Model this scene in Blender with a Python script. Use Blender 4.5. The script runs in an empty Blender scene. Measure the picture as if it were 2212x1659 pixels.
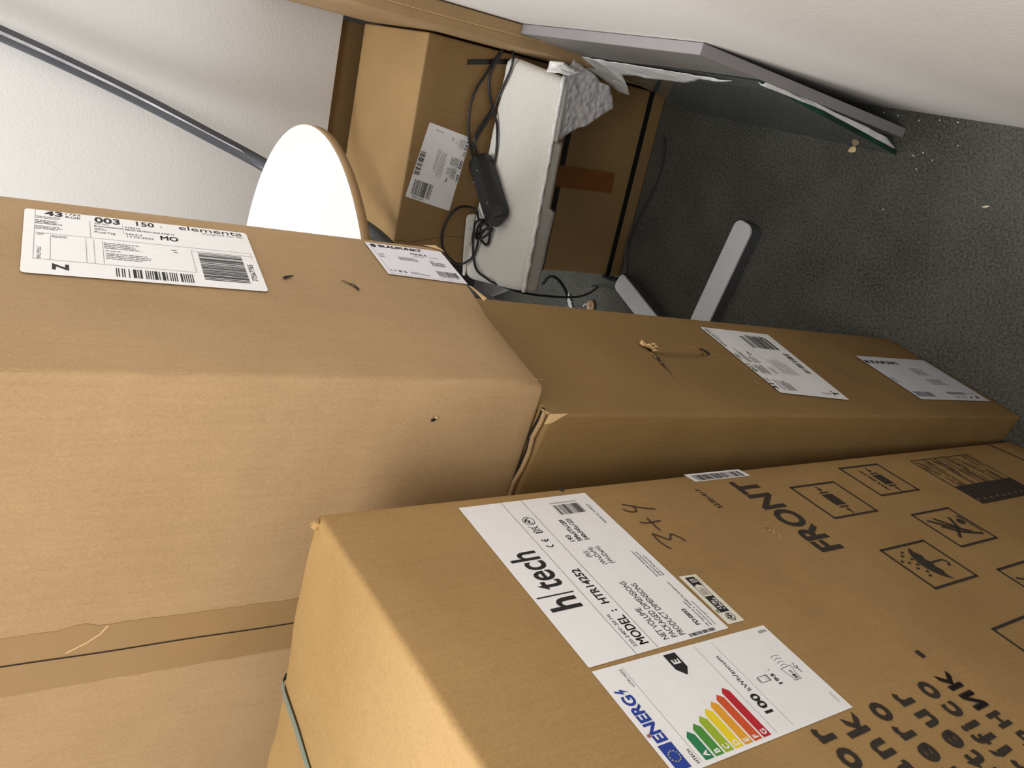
import bpy, bmesh, math, random
from mathutils import Vector, Matrix, noise
SC = bpy.context.scene
COL = SC.collection
V = Vector
random.seed(7)

# ------------------------------------------------------------------ camera, light, exposure
cam_d = bpy.data.cameras.new('camera')
cam = bpy.data.objects.new('camera', cam_d); COL.objects.link(cam)
cam_d.sensor_width = 36.0; cam_d.lens = 36.0 * 1808.4 / 2212.0
cam_d.clip_start = 0.02
_r = V((-0.0182, -0.5843, -0.8113)).normalized()      # image right: the phone was held on its side
_f = V((0, 0.8114, -0.5846)).normalized()
_d = _f.cross(_r).normalized(); _r = _d.cross(_f).normalized()
M = Matrix((_r, -_d, -_f)).transposed().to_4x4(); M.translation = V((0, 0, 1.5593))
cam.matrix_world = M
SC.camera = cam

w = bpy.data.worlds.new('world'); SC.world = w; w.use_nodes = True
w.node_tree.nodes['Background'].inputs[0].default_value = (0.98, 0.98, 1.0, 1)
w.node_tree.nodes['Background'].inputs[1].default_value = 0.30

def area(name, loc, target, size, power, col):
    l = bpy.data.lights.new(name, 'AREA'); l.shape = 'RECTANGLE'; l.size = size[0]; l.size_y = size[1]
    l.energy = power; l.color = col
    o = bpy.data.objects.new(name, l); COL.objects.link(o); o.location = loc
    o.rotation_euler = (V(target) - V(loc)).to_track_quat('-Z', 'Y').to_euler()
    return o
area('ceiling_lamp', (-0.62, -0.10, 2.5), (-0.6, 0.0, 0), (1.2, 0.6), 18, (0.98, 0.975, 0.955))
area('ceiling_lamp', (-0.10, 1.72, 2.6), (-0.1, 1.6, 0), (1.1, 0.3), 20, (0.97, 0.98, 1.0))

SC.view_settings.view_transform = 'Standard'; SC.view_settings.look = 'None'
SC.view_settings.gamma = 1.0; SC.view_settings.use_curve_mapping = False
SC.view_settings.exposure = 0.9

# ------------------------------------------------------------------ materials
MATS = {}
def srgb(c):
    return tuple(((x/255)/12.92 if x/255 <= .04045 else ((x/255+.055)/1.055)**2.4) for x in c)
def mat(name, col, rough=.6, metal=0, spec=.5, noise_amt=0, nscale=30, bump=0, bscale=200, bdist=.001, stretch=None, sheen=0):
    if name in MATS: return MATS[name]
    m = bpy.data.materials.new(name); m.use_nodes = True; nt = m.node_tree
    b = nt.nodes['Principled BSDF']; c = srgb(col)
    b.inputs['Roughness'].default_value = rough; b.inputs['Metallic'].default_value = metal
    b.inputs['Specular IOR Level'].default_value = spec
    b.inputs['Base Color'].default_value = (*c, 1)
    tc = nt.nodes.new('ShaderNodeTexCoord')
    src = tc.outputs['Object']
    if stretch:
        mp = nt.nodes.new('ShaderNodeMapping'); mp.inputs['Scale'].default_value = stretch
        nt.links.new(src, mp.inputs[0]); src = mp.outputs[0]
    if noise_amt:
        n = nt.nodes.new('ShaderNodeTexNoise'); n.inputs['Scale'].default_value = nscale
        n.inputs['Detail'].default_value = 5; n.inputs['Roughness'].default_value = .6
        nt.links.new(src, n.inputs['Vector'])
        r = nt.nodes.new('ShaderNodeValToRGB')
        r.color_ramp.elements[0].position = .3; r.color_ramp.elements[1].position = .7
        r.color_ramp.elements[0].color = (*[x*(1-noise_amt) for x in c], 1)
        r.color_ramp.elements[1].color = (*[min(1, x*(1+noise_amt)) for x in c], 1)
        nt.links.new(n.outputs['Fac'], r.inputs[0]); nt.links.new(r.outputs[0], b.inputs['Base Color'])
    if bump:
        n2 = nt.nodes.new('ShaderNodeTexNoise'); n2.inputs['Scale'].default_value = bscale
        n2.inputs['Detail'].default_value = 3
        nt.links.new(tc.outputs['Object'], n2.inputs['Vector'])
        bp = nt.nodes.new('ShaderNodeBump'); bp.inputs['Strength'].default_value = bump; bp.inputs['Distance'].default_value = bdist
        nt.links.new(n2.outputs['Fac'], bp.inputs['Height']); nt.links.new(bp.outputs[0], b.inputs['Normal'])
    MATS[name] = m; return m

def cardboard(name, col):
    """kraft board: mottled fibres, faint flutes, soft dents"""
    if name in MATS: return MATS[name]
    m = bpy.data.materials.new(name); m.use_nodes = True; nt = m.node_tree; N = nt.nodes; L = nt.links
    b = N['Principled BSDF']; c = srgb(col)
    b.inputs['Roughness'].default_value = .62; b.inputs['Specular IOR Level'].default_value = .25
    tc = N.new('ShaderNodeTexCoord')
    n1 = N.new('ShaderNodeTexNoise'); n1.inputs['Scale'].default_value = 5; n1.inputs['Detail'].default_value = 6
    n2 = N.new('ShaderNodeTexNoise'); n2.inputs['Scale'].default_value = 420; n2.inputs['Detail'].default_value = 2
    L.new(tc.outputs['Object'], n1.inputs['Vector']); L.new(tc.outputs['Object'], n2.inputs['Vector'])
    mp = N.new('ShaderNodeMapping'); mp.inputs['Scale'].default_value = (60, 60, 3)
    n3 = N.new('ShaderNodeTexNoise'); n3.inputs['Scale'].default_value = 4; n3.inputs['Detail'].default_value = 2
    L.new(tc.outputs['Object'], mp.inputs[0]); L.new(mp.outputs[0], n3.inputs['Vector'])
    def ma(op, a, bb):
        k = N.new('ShaderNodeMath'); k.operation = op
        for i, q in enumerate((a, bb)):
            if isinstance(q, (int, float)): k.inputs[i].default_value = q
            else: L.new(q, k.inputs[i])
        return k.outputs[0]
    s = ma('ADD', ma('MULTIPLY', n1.outputs['Fac'], .5), ma('ADD', ma('MULTIPLY', n2.outputs['Fac'], .35), ma('MULTIPLY', n3.outputs['Fac'], .15)))
    r = N.new('ShaderNodeValToRGB'); r.color_ramp.elements[0].position = .36; r.color_ramp.elements[1].position = .64
    r.color_ramp.elements[0].color = (c[0]*.86, c[1]*.85, c[2]*.83, 1); r.color_ramp.elements[1].color = (c[0]*1.13, c[1]*1.14, c[2]*1.16, 1)
    L.new(s, r.inputs[0]); L.new(r.outputs[0], b.inputs['Base Color'])
    n4 = N.new('ShaderNodeTexNoise'); n4.inputs['Scale'].default_value = 9; n4.inputs['Detail'].default_value = 2
    L.new(tc.outputs['Object'], n4.inputs['Vector'])
    hgt = ma('ADD', ma('MULTIPLY', n4.outputs['Fac'], 6.0), ma('ADD', ma('MULTIPLY', n2.outputs['Fac'], .25), ma('MULTIPLY', n3.outputs['Fac'], .25)))
    bp = N.new('ShaderNodeBump'); bp.inputs['Strength'].default_value = .5; bp.inputs['Distance'].default_value = .0012
    L.new(hgt, bp.inputs['Height']); L.new(bp.outputs[0], b.inputs['Normal'])
    MATS[name] = m; return m

def glassmat(name, tint, haze=.12, rough=.02, diff=(.9, .95, .92)):
    """thin sheet: tinted see-through mixed with a fresnel reflection and a pale painted haze"""
    if name in MATS: return MATS[name]
    m = bpy.data.materials.new(name); m.use_nodes = True; nt = m.node_tree; N = nt.nodes; L = nt.links
    N.remove(N['Principled BSDF']); out = N['Material Output']
    t = N.new('ShaderNodeBsdfTransparent'); t.inputs[0].default_value = (*tint, 1)
    g = N.new('ShaderNodeBsdfGlossy'); g.inputs['Roughness'].default_value = rough
    d = N.new('ShaderNodeBsdfDiffuse'); d.inputs[0].default_value = (*diff, 1)
    f = N.new('ShaderNodeFresnel'); f.inputs[0].default_value = 1.45
    m1 = N.new('ShaderNodeMixShader'); m1.inputs[0].default_value = haze
    L.new(t.outputs[0], m1.inputs[1]); L.new(d.outputs[0], m1.inputs[2])
    m2 = N.new('ShaderNodeMixShader'); L.new(f.outputs[0], m2.inputs[0]); L.new(m1.outputs[0], m2.inputs[1]); L.new(g.outputs[0], m2.inputs[2])
    L.new(m2.outputs[0], out.inputs[0])
    MATS[name] = m; return m

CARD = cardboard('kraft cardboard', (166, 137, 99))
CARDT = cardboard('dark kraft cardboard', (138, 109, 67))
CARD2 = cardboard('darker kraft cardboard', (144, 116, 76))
CARD3 = cardboard('fridge carton cardboard', (160, 128, 82))
CARDIN = cardboard('raw cardboard core', (214, 180, 130))
PAPER = mat('label paper', (238, 237, 238), .45, noise_amt=.02, nscale=60, bump=.15, bscale=350, bdist=.0004)
INK = mat('black ink', (22, 21, 22), .6)
FINE = mat('fine print ink', (120, 118, 118), .6)
GREYP = mat('grey print', (150, 148, 148), .6)
STENCIL = mat('carton print ink', (44, 35, 28), .75, noise_amt=.15, nscale=300)
STENCILF = mat('faded carton print', (96, 76, 52), .75, noise_amt=.3, nscale=200)
PEN = mat('marker pen', (70, 48, 32), .6)
BLACK = mat('black plastic', (26, 28, 29), .42, bump=.2, bscale=900, bdist=.0003)
CABLE = mat('black cable rubber', (17, 17, 20), .38)
STRAPB = mat('black strapping', (24, 23, 24), .35)
STRAPG = mat('green grey strapping', (112, 121, 110), .5, noise_amt=.08, nscale=200)
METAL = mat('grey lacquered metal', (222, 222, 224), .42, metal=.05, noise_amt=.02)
METALD = mat('shaded grey metal flank', (84, 84, 86), .5, metal=.1)  # same lacquer in a darker tone: shade painted onto the foot arm sides
BOARD = mat('grey board face', (128, 124, 118), .55, noise_amt=.04)
BOARDE = mat('grey board edge', (140, 136, 137), .5, noise_amt=.03)
WALLB = mat('dimmed white paint', (200, 198, 194), .8, spec=.3, noise_amt=.015, nscale=8, bump=.35, bscale=170, bdist=.0011)  # the same white paint, darkened to offset the brighter light on the back wall
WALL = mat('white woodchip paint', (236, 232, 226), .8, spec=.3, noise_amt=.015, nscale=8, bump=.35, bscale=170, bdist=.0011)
TOPW = mat('white laminate', (192, 192, 190), .4)
PLY = mat('plywood edge', (150, 119, 78), .55, noise_amt=.15, nscale=20, stretch=(1, 1, 30))
FOAM = mat('white foam wrap', (222, 220, 212), .65, noise_amt=.04, nscale=150, bump=.8, bscale=260, bdist=.0016)
FOAMR = mat('shiny foam edge', (236, 235, 232), .35, noise_amt=.12, nscale=120, bump=1, bscale=90, bdist=.004)
TISSUE = mat('white foam paper', (226, 226, 224), .5, bump=.5, bscale=90, bdist=.002)
TAPE = mat('clear brown packing tape', (150, 120, 80), .32, noise_amt=.05, nscale=14)
TAPEB = mat('dark brown packing tape', (124, 78, 34), .3, noise_amt=.05)
CREASE = mat('scuffed paper and crease highlight', (204, 168, 120), .6)
FOLD = mat('faint fold', (158, 128, 86), .6)
DARK = mat('dark gap', (24, 17, 12), .9)
GEDGE = mat('green glass edge', (18, 62, 46), .15, noise_amt=.5, nscale=18, spec=.8)
GEDGEB = mat('black green glass edge', (20, 32, 30), .15, noise_amt=.3, nscale=30, spec=.8)
SCREW = mat('bright screw', (200, 205, 205), .25, metal=.9)
BLUE = mat('label blue', (28, 58, 150), .55)
YEL = mat('label yellow stars', (216, 208, 110), .55)
EN = [mat('energy band %s' % n, c, .5) for n, c in zip('ABCDEFG', ((28, 122, 76), (70, 140, 52), (152, 178, 40), (232, 206, 30), (226, 156, 36), (206, 78, 36), (184, 22, 40)))]
CRUMB = mat('chipboard crumb', (214, 186, 134), .7, noise_amt=.1)
WHITEC = mat('white crumb', (236, 234, 226), .6)
FILM = glassmat('plastic film', (.93, .94, .96), .10, .18, (.9, .9, .95))
GLASS = glassmat('clear glass', (.96, .98, .97), .15, .01, (.80, .84, .80))  # haze paints in the pale reflection of the white wall, and some dust
def bubblemat():
    m = bpy.data.materials.new('bubble wrap'); m.use_nodes = True; nt = m.node_tree; N = nt.nodes; L = nt.links
    b = N['Principled BSDF']; b.inputs['Base Color'].default_value = (.90, .88, .89, 1); b.inputs['Roughness'].default_value = .22
    tr = N.new('ShaderNodeBsdfTransparent'); tr.inputs[0].default_value = (.9, .9, .9, 1)
    mx = N.new('ShaderNodeMixShader'); vo = N.new('ShaderNodeTexVoronoi'); vo.inputs['Scale'].default_value = 95; vo.feature = 'SMOOTH_F1'
    tc = N.new('ShaderNodeTexCoord'); L.new(tc.outputs['Object'], vo.inputs['Vector'])
    bp = N.new('ShaderNodeBump'); bp.inputs['Strength'].default_value = 1; bp.inputs['Distance'].default_value = .006; bp.invert = True
    L.new(vo.outputs['Distance'], bp.inputs['Height']); L.new(bp.outputs[0], b.inputs['Normal'])
    r = N.new('ShaderNodeMapRange'); r.inputs[1].default_value = .0; r.inputs[2].default_value = .9; r.inputs[3].default_value = .6; r.inputs[4].default_value = .3
    L.new(vo.outputs['Distance'], r.inputs[0]); L.new(r.outputs[0], mx.inputs[0]); L.new(tr.outputs[0], mx.inputs[1]); L.new(b.outputs[0], mx.inputs[2])
    L.new(mx.outputs[0], N['Material Output'].inputs[0]); return m
BUBBLE = bubblemat()
def carpetmat():
    m = bpy.data.materials.new('grey needle felt carpet'); m.use_nodes = True; nt = m.node_tree; N = nt.nodes; L = nt.links
    b = N['Principled BSDF']; b.inputs['Roughness'].default_value = .95; b.inputs['Specular IOR Level'].default_value = .1
    tc = N.new('ShaderNodeTexCoord')
    n1 = N.new('ShaderNodeTexNoise'); n1.inputs['Scale'].default_value = 210; n1.inputs['Detail'].default_value = 6; n1.inputs['Roughness'].default_value = .7
    n2 = N.new('ShaderNodeTexNoise'); n2.inputs['Scale'].default_value = 7; n2.inputs['Detail'].default_value = 3
    L.new(tc.outputs['Object'], n1.inputs[0]); L.new(tc.outputs['Object'], n2.inputs[0])
    r = N.new('ShaderNodeValToRGB'); e = r.color_ramp.elements; e[0].position = .34; e[1].position = .68
    e[0].color = (*srgb((58, 58, 53)), 1); e[1].color = (*srgb((130, 129, 119)), 1)
    k = N.new('ShaderNodeMath'); k.operation = 'MULTIPLY_ADD'; k.inputs[1].default_value = .2
    a = N.new('ShaderNodeMath'); a.operation = 'MULTIPLY'; a.inputs[1].default_value = .8
    L.new(n1.outputs['Fac'], a.inputs[0]); L.new(n2.outputs['Fac'], k.inputs[0]); L.new(a.outputs[0], k.inputs[2])
    L.new(k.outputs[0], r.inputs[0]); L.new(r.outputs[0], b.inputs['Base Color'])
    bp = N.new('ShaderNodeBump'); bp.inputs['Strength'].default_value = 1; bp.inputs['Distance'].default_value = .006
    L.new(n1.outputs['Fac'], bp.inputs['Height']); L.new(bp.outputs[0], b.inputs['Normal']); return m
CARPET = carpetmat()

# ------------------------------------------------------------------ object helpers
def obj(name, verts, faces, mats, parent=None, mi=None, smooth=False):
    me = bpy.data.meshes.new(name)
    me.from_pydata([tuple(v) for v in verts], [], faces)
    for m in (mats if isinstance(mats, (list, tuple)) else [mats]): me.materials.append(m)
    if mi: me.polygons.foreach_set('material_index', mi)
    if smooth: me.polygons.foreach_set('use_smooth', [True]*len(me.polygons))
    me.update()
    o = bpy.data.objects.new(name, me); COL.objects.link(o)
    if parent: attach(o, parent)
    return o
def attach(o, parent):
    o.parent = parent; o.matrix_parent_inverse = Matrix.Translation(-wloc(parent))
def wloc(o):
    l = V(o.location); p = o.parent
    return l if p is None else l            # every child mesh is built in place at the origin
def fromb(name, bm, mats, parent=None, smooth=False, recalc=True):
    if recalc: bmesh.ops.recalc_face_normals(bm, faces=bm.faces[:])
    me = bpy.data.meshes.new(name); bm.to_mesh(me); bm.free()
    for m in (mats if isinstance(mats, (list, tuple)) else [mats]): me.materials.append(m)
    if smooth: me.polygons.foreach_set('use_smooth', [True]*len(me.polygons))
    o = bpy.data.objects.new(name, me); COL.objects.link(o)
    if parent: attach(o, parent)
    return o
def thing(name, loc, label, cat, group=None):
    o = bpy.data.objects.new(name, None); o.empty_display_size = .05; COL.objects.link(o); o.location = loc
    return tag(o, label, cat, group)
def tag(o, label, cat, group=None, kind=None):
    if label: o['label'] = label
    if cat: o['category'] = cat
    if group: o['group'] = group
    if kind: o['kind'] = kind
    return o

def ticks(L, r, n):
    a = [0, r*.15, r*.4, r*.7, r]
    mid = [r + (L-2*r)*i/n for i in range(1, n)]
    return a + mid + [L - t for t in reversed(a)]
def carton(O, A, B, C, dims, r=.005, n=(10, 10, 14), disp=None):
    """closed box with rounded edges on a (possibly skewed) frame; disp(p, q) bends it, p = local metres, q = world point"""
    T = [ticks(dims[i], r, n[i]) for i in range(3)]
    idx = {}; vs = []; fs = []
    def vert(i, j, k):
        key = (i, j, k)
        if key in idx: return idx[key]
        p = V((T[0][i], T[1][j], T[2][k]))
        q = V([min(max(p[a], r), dims[a]-r) for a in range(3)])
        d = p - q
        if d.length > 1e-9:
            p = q + d.normalized()*r
        P = O + A*p.x + B*p.y + C*p.z
        if disp: P = P + disp(p)
        vs.append(P); idx[key] = len(vs)-1; return idx[key]
    N = [len(t) for t in T]
    def quad(f, nu, nv):
        for u in range(nu-1):
            for v in range(nv-1):
                fs.append((vert(*f(u, v)), vert(*f(u+1, v)), vert(*f(u+1, v+1)), vert(*f(u, v+1))))
    for k in (0, N[2]-1): quad(lambda u, v: (u, v, k), N[0], N[1])
    for j in (0, N[1]-1): quad(lambda u, v: (u, j, v), N[0], N[2])
    for i in (0, N[0]-1): quad(lambda u, v: (i, u, v), N[1], N[2])
    bm = bmesh.new(); bv = [bm.verts.new(v) for v in vs]
    for f in fs: bm.faces.new([bv[i] for i in f])
    return bm
def boxbm(bm, O, A, B, C, mi=0):
    vs = [bm.verts.new(O + A*i + B*j + C*k) for i in (0, 1) for j in (0, 1) for k in (0, 1)]
    for f in ((0, 1, 3, 2), (4, 6, 7, 5), (0, 4, 5, 1), (2, 3, 7, 6), (0, 2, 6, 4), (1, 5, 7, 3)):
        F = bm.faces.new([vs[i] for i in f]); F.material_index = mi
def spline(P, n=8):
    P = [V(p) for p in P]; out = []
    Q = [P[0]] + P + [P[-1]]
    for i in range(1, len(Q)-2):
        for k in range(n):
            t = k/n; a, b, c, d = Q[i-1], Q[i], Q[i+1], Q[i+2]
            out.append(.5*((2*b) + (c-a)*t + (2*a-5*b+4*c-d)*t*t + (3*b-a-3*c+d)*t**3))
    out.append(P[-1]); return out
def tube(bm, P, r, seg=10, flat=1.0, upv=V((0, 0, 1)), mi=0):
    P = [V(p) for p in P]; rings = []
    for i, p in enumerate(P):
        t = (P[min(i+1, len(P)-1)] - P[max(i-1, 0)]).normalized()
        s = t.cross(upv)
        if s.length < 1e-4: s = t.cross(V((1, 0, 0)))
        s.normalize(); u = s.cross(t)
        rr = r(i/(len(P)-1)) if callable(r) else r
        rings.append([bm.verts.new(p + s*rr*math.cos(a) + u*rr*flat*math.sin(a)) for a in [2*math.pi*k/seg for k in range(seg)]])
    for i in range(len(rings)-1):
        for k in range(seg):
            f = bm.faces.new((rings[i][k], rings[i][(k+1) % seg], rings[i+1][(k+1) % seg], rings[i+1][k])); f.smooth = True; f.material_index = mi
    bm.faces.new(rings[0][::-1]).material_index = mi; bm.faces.new(rings[-1]).material_index = mi
def ribbon(bm, P, wv, th, nv, mi=0):
    """flat band along P, half width vector wv, thickness th along nv"""
    P = [V(p) for p in P]; rings = []
    for p in P:
        rings.append([bm.verts.new(p + a*wv + nv*b) for a, b in ((-1, 0), (1, 0), (1, th), (-1, th))])
    for i in range(len(rings)-1):
        for k in range(4):
            bm.faces.new((rings[i][k], rings[i][(k+1) % 4], rings[i+1][(k+1) % 4], rings[i+1][k])).material_index = mi
    bm.faces.new(rings[0][::-1]).material_index = mi; bm.faces.new(rings[-1]).material_index = mi
def sheet(name, outline, mats, parent=None, cuts=4, amp=.004, freq=30, thick=.0008, dirn=None):
    """crumpled sheet filled from a 3D outline"""
    bm = bmesh.new(); vs = [bm.verts.new(V(p)) for p in outline]; bm.faces.new(vs)
    bmesh.ops.triangulate(bm, faces=bm.faces[:], quad_method='BEAUTY', ngon_method='BEAUTY')
    for _ in range(cuts):
        long_ = [e for e in bm.edges if e.calc_length() > .010]
        if not long_: break
        bmesh.ops.subdivide_edges(bm, edges=long_, cuts=1)
        bmesh.ops.triangulate(bm, faces=bm.faces[:])
    bm.normal_update()
    n = dirn or sum((f.normal for f in bm.faces), V()).normalized()
    for v in bm.verts:
        v.co += n*amp*(noise.noise(v.co*freq) + .5*noise.noise(v.co*freq*2.3)) + V((noise.noise(v.co*freq+V((9, 0, 0))), noise.noise(v.co*freq+V((0, 9, 0))), 0))*amp*.4
    o = fromb(name, bm, mats, parent, smooth=True)
    md = o.modifiers.new('thickness', 'SOLIDIFY'); md.thickness = thick; md.offset = 0
    return o

# ------------------------------------------------------------------ printed matter
_tc = {}
def text_geo(s, bold=0.0, shear=0.0, track=1.0):
    key = (s, bold, shear, track)
    if key in _tc: return _tc[key]
    c = bpy.data.curves.new('t', 'FONT'); c.body = s; c.size = 1; c.offset = bold; c.shear = shear; c.space_character = track
    c.resolution_u = 3; c.fill_mode = 'FRONT'
    o = bpy.data.objects.new('t', c); COL.objects.link(o)
    dg = bpy.context.evaluated_depsgraph_get(); dg.update()
    me = bpy.data.meshes.new_from_object(o.evaluated_get(dg))
    g = ([tuple(v.co[:2]) for v in me.vertices], [tuple(p.vertices) for p in me.polygons])
    bpy.data.objects.remove(o); bpy.data.curves.remove(c); bpy.data.meshes.remove(me)
    _tc[key] = g; return g
CAP = .0
def cap():
    global CAP
    if not CAP:
        v, _ = text_geo('H'); CAP = max(p[1] for p in v)
    return CAP
class Art:
    """flat artwork on a surface. fr(x, y) -> world point, x right / y down in millimetres; n = surface normal"""
    def __init__(s, fr, n, base=.0004):
        s.fr = fr; s.n = n.normalized(); s.base = base; s.v = []; s.f = []; s.m = []; s.mats = []
    def mi(s, m):
        if m not in s.mats: s.mats.append(m)
        return s.mats.index(m)
    def add(s, pts, faces, m, lay):
        o = len(s.v); h = s.n*(s.base + lay*.00022)
        s.v += [s.fr(x, y) + h for x, y in pts]
        for f in faces: s.f.append(tuple(o+i for i in f)); s.m.append(s.mi(m))
    def poly(s, pts, m=INK, lay=1): s.add(pts, [tuple(range(len(pts)))], m, lay)
    def rect(s, x0, y0, x1, y1, m=INK, lay=1): s.poly([(x0, y0), (x1, y0), (x1, y1), (x0, y1)], m, lay)
    def line(s, x0, y0, x1, y1, wd, m=INK, lay=1):
        dx, dy = x1-x0, y1-y0; l = math.hypot(dx, dy) or 1; nx, ny = -dy/l*wd/2, dx/l*wd/2
        s.poly([(x0+nx, y0+ny), (x1+nx, y1+ny), (x1-nx, y1-ny), (x0-nx, y0-ny)], m, lay)
    def pline(s, P, wd, m=INK, lay=1):
        for a, b in zip(P, P[1:]): s.line(*a, *b, wd, m, lay)
    def frame(s, x0, y0, x1, y1, wd, m=INK, lay=1, wy=None):
        wy = wy or wd
        s.rect(x0, y0, x1, y0+wy, m, lay); s.rect(x0, y1-wy, x1, y1, m, lay); s.rect(x0, y0, x0+wd, y1, m, lay); s.rect(x1-wd, y0, x1, y1, m, lay)
    def disc(s, x, y, r, m=INK, lay=1, ry=None, n=20):
        s.poly([(x+r*math.cos(2*math.pi*k/n), y+(ry or r)*math.sin(2*math.pi*k/n)) for k in range(n)], m, lay)
    def arc(s, x, y, r, a0, a1, wd, m=INK, lay=1, n=12, ry=None):
        ry = ry or r; P = []
        for k in range(n+1):
            a = math.radians(a0+(a1-a0)*k/n); P.append((x+r*math.cos(a), y+ry*math.sin(a)))
        s.pline(P, wd, m, lay)
    def text(s, t, x, y, h, width=None, m=INK, bold=0.0, rot=0, lay=1, align='L', shear=0.0, sx=1.0, track=1.0):
        """baseline start x, y; h = capital height; rot clockwise degrees"""
        thick = bold*.8 if 'M' in t else 0.0
        bold = 0.0 if 'M' in t else bold
        vs, fs = text_geo(t, bold, shear, track)
        if not vs: return
        k = h/cap(); x0 = min(p[0] for p in vs); x1 = max(p[0] for p in vs)
        kx = (width/(x1-x0)) if width else k*sx
        off = 0 if align == 'L' else (-(x1-x0)*kx if align == 'R' else -(x1-x0)*kx/2)
        ca, sa = math.cos(math.radians(rot)), math.sin(math.radians(rot))
        pts = []
        for px, py in vs:
            a, b = (px-x0)*kx+off, -py*k
            pts.append((x+a*ca-b*sa, y+a*sa+b*ca))
        s.add(pts, fs, m, lay)
        if thick:
            d = thick*k
            for ox, oy in ((d, 0), (-d, 0), (0, d*.7), (0, -d*.7)): s.add([(px+ox, py+oy) for px, py in pts], fs, m, lay)
    def fine(s, x, y, wid, rows=1, h=1.0, gap=1.9, m=FINE, rot=0, ragged=.3):
        ca, sa = math.cos(math.radians(rot)), math.sin(math.radians(rot))
        for r in range(rows):
            cx = 0; end = wid*(1-random.random()*ragged)
            while cx < end:
                l = random.uniform(1.5, 6.5)*h
                l = min(l, end-cx)
                q = [(cx, r*gap), (cx+l, r*gap), (cx+l, r*gap+h), (cx, r*gap+h)]
                s.poly([(x+a*ca-b*sa, y+a*sa+b*ca) for a, b in q], m); cx += l+h*.7
    def barcode(s, x0, y0, x1, y1, n=34, along='x', m=INK, seed=1):
        rr = random.Random(seed); ws = [rr.choice((1, 1, 2, 1, 3)) for _ in range(2*n-1)]; tot = sum(ws); c = 0
        for i, q in enumerate(ws):
            if i % 2 == 0:
                a, b = c/tot, (c+q)/tot
                if along == 'x': s.rect(x0+(x1-x0)*a, y0, x0+(x1-x0)*b, y1, m)
                else: s.rect(x0, y0+(y1-y0)*a, x1, y0+(y1-y0)*b, m)
            c += q
    def paper(s, W, H, r=2, m=PAPER):
        P = []
        for cx, cy, a0 in ((W-r, r, -90), (W-r, H-r, 0), (r, H-r, 90), (r, r, 180)):
            for k in range(5):
                a = math.radians(a0+22.5*k); P.append((cx+r*math.cos(a), cy+r*math.sin(a)))
        s.poly(P, m, 0)
    def ce(s, x, y, h, m=INK):
        r = h/2; wd = h*.16
        s.arc(x+r, y+r, r*.9, 100, 260, wd, m); s.arc(x+r*3.1, y+r, r*.9, 100, 260, wd, m); s.line(x+r*2.3, y+r, x+r*3, y+r, wd, m)
    def build(s, name, parent):
        return obj(name, s.v, s.f, s.mats, parent, s.m)
def quadframe(F, W, H, c):
    """c = face coords (s, t) in metres of the label's TL, TR, BR, BL corners"""
    c = [V(p) for p in c]
    def fr(x, y):
        u, v = x/W, y/H
        q = c[0]*(1-u)*(1-v) + c[1]*u*(1-v) + c[2]*u*v + c[3]*(1-u)*v
        return F(q.x, q.y)
    return fr

# ------------------------------------------------------------------ room directions
ZV = V((0, 0, 1))
WD = V((.3891, .9212, 0)); WN = V((-.9212, .3891, 0)); BD = V((.9212, -.3891, 0)); G0 = V((.4234, .6473, 0))
def R(a, b, z=0): return G0 + WD*a + WN*b + ZV*z      # a metres along the right wall, b metres off it

def slab(name, pts2, z0, z1, m, parent=None):
    bm = bmesh.new(); lo = [bm.verts.new((p.x, p.y, z0)) for p in pts2]; hi = [bm.verts.new((p.x, p.y, z1)) for p in pts2]
    bm.faces.new(lo[::-1]); bm.faces.new(hi); n = len(pts2)
    for i in range(n): bm.faces.new((lo[i], lo[(i+1) % n], hi[(i+1) % n], hi[i]))
    return fromb(name, bm, m, parent)
tag(slab('floor', [R(-2.6, -.12), R(1.98, -.12), R(1.98, 3.4), R(-2.6, 3.4)], -.05, 0, CARPET), None, None, kind='structure')
tag(slab('wall_right', [R(-2.6, 0), R(1.86, 0), R(1.86, -.1), R(-2.6, -.1)], 0, 2.7, WALL), None, None, kind='structure')
# back wall: a boxed-out white wall panel that starts above the carton tops, recess below it
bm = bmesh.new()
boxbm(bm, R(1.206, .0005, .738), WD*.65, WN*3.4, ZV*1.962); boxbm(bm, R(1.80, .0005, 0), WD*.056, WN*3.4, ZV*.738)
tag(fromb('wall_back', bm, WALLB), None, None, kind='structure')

# ------------------------------------------------------------------ fridge carton (lower left of the upright view)
P = V((-.1031, .6522, 1.289)); W_ = V((-.4537, -.8912, 0)); VF = V((.0087, -.0211, 1)); FD = V((-.8912, .4537, 0))
Pb = P - VF*1.289; Pb.z = 0.001
NF = (-W_).cross(VF).normalized()
fr_box = thing('fridge_carton', Pb + W_*.29 + FD*.28, 'large brown fridge carton with printed front and white energy label', 'carton')
def fdisp(p):
    a, b, z = p   # a along front, b depth, z up
    o = V((0, 0, 0))
    if z > 1.25:   # lid bulges a little, pulled down by the strap
        k = (z-1.25)/.039
        o += ZV*.006*k*math.sin(math.pi*min(1, a/.584))*math.sin(math.pi*min(1, b/.577))
        o += ZV*.0015*k*noise.noise(V((a*14, b*14, 3)))
    if b > .02 and a < .03:
        e = (1-a/.03)
        wob = .004*noise.noise(V((b*22, 1, z*5)))
        if z > 1.1: wob += (z-1.1)/.19*(.010*max(0, (b-.19)/.2) + .006*math.exp(-((b-.10)/.06)**2) - .004*math.exp(-((b-.185)/.02)**2))
        o -= W_*wob*e
    return o
bm = carton(Pb, W_, FD, VF, (.584, .577, 1.289), r=.006, n=(24, 30, 26), disp=fdisp)
fridge = fromb('carton_body', bm, CARD3, fr_box, smooth=True)
def FF(s, t): return P + W_*s - VF*t
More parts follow.
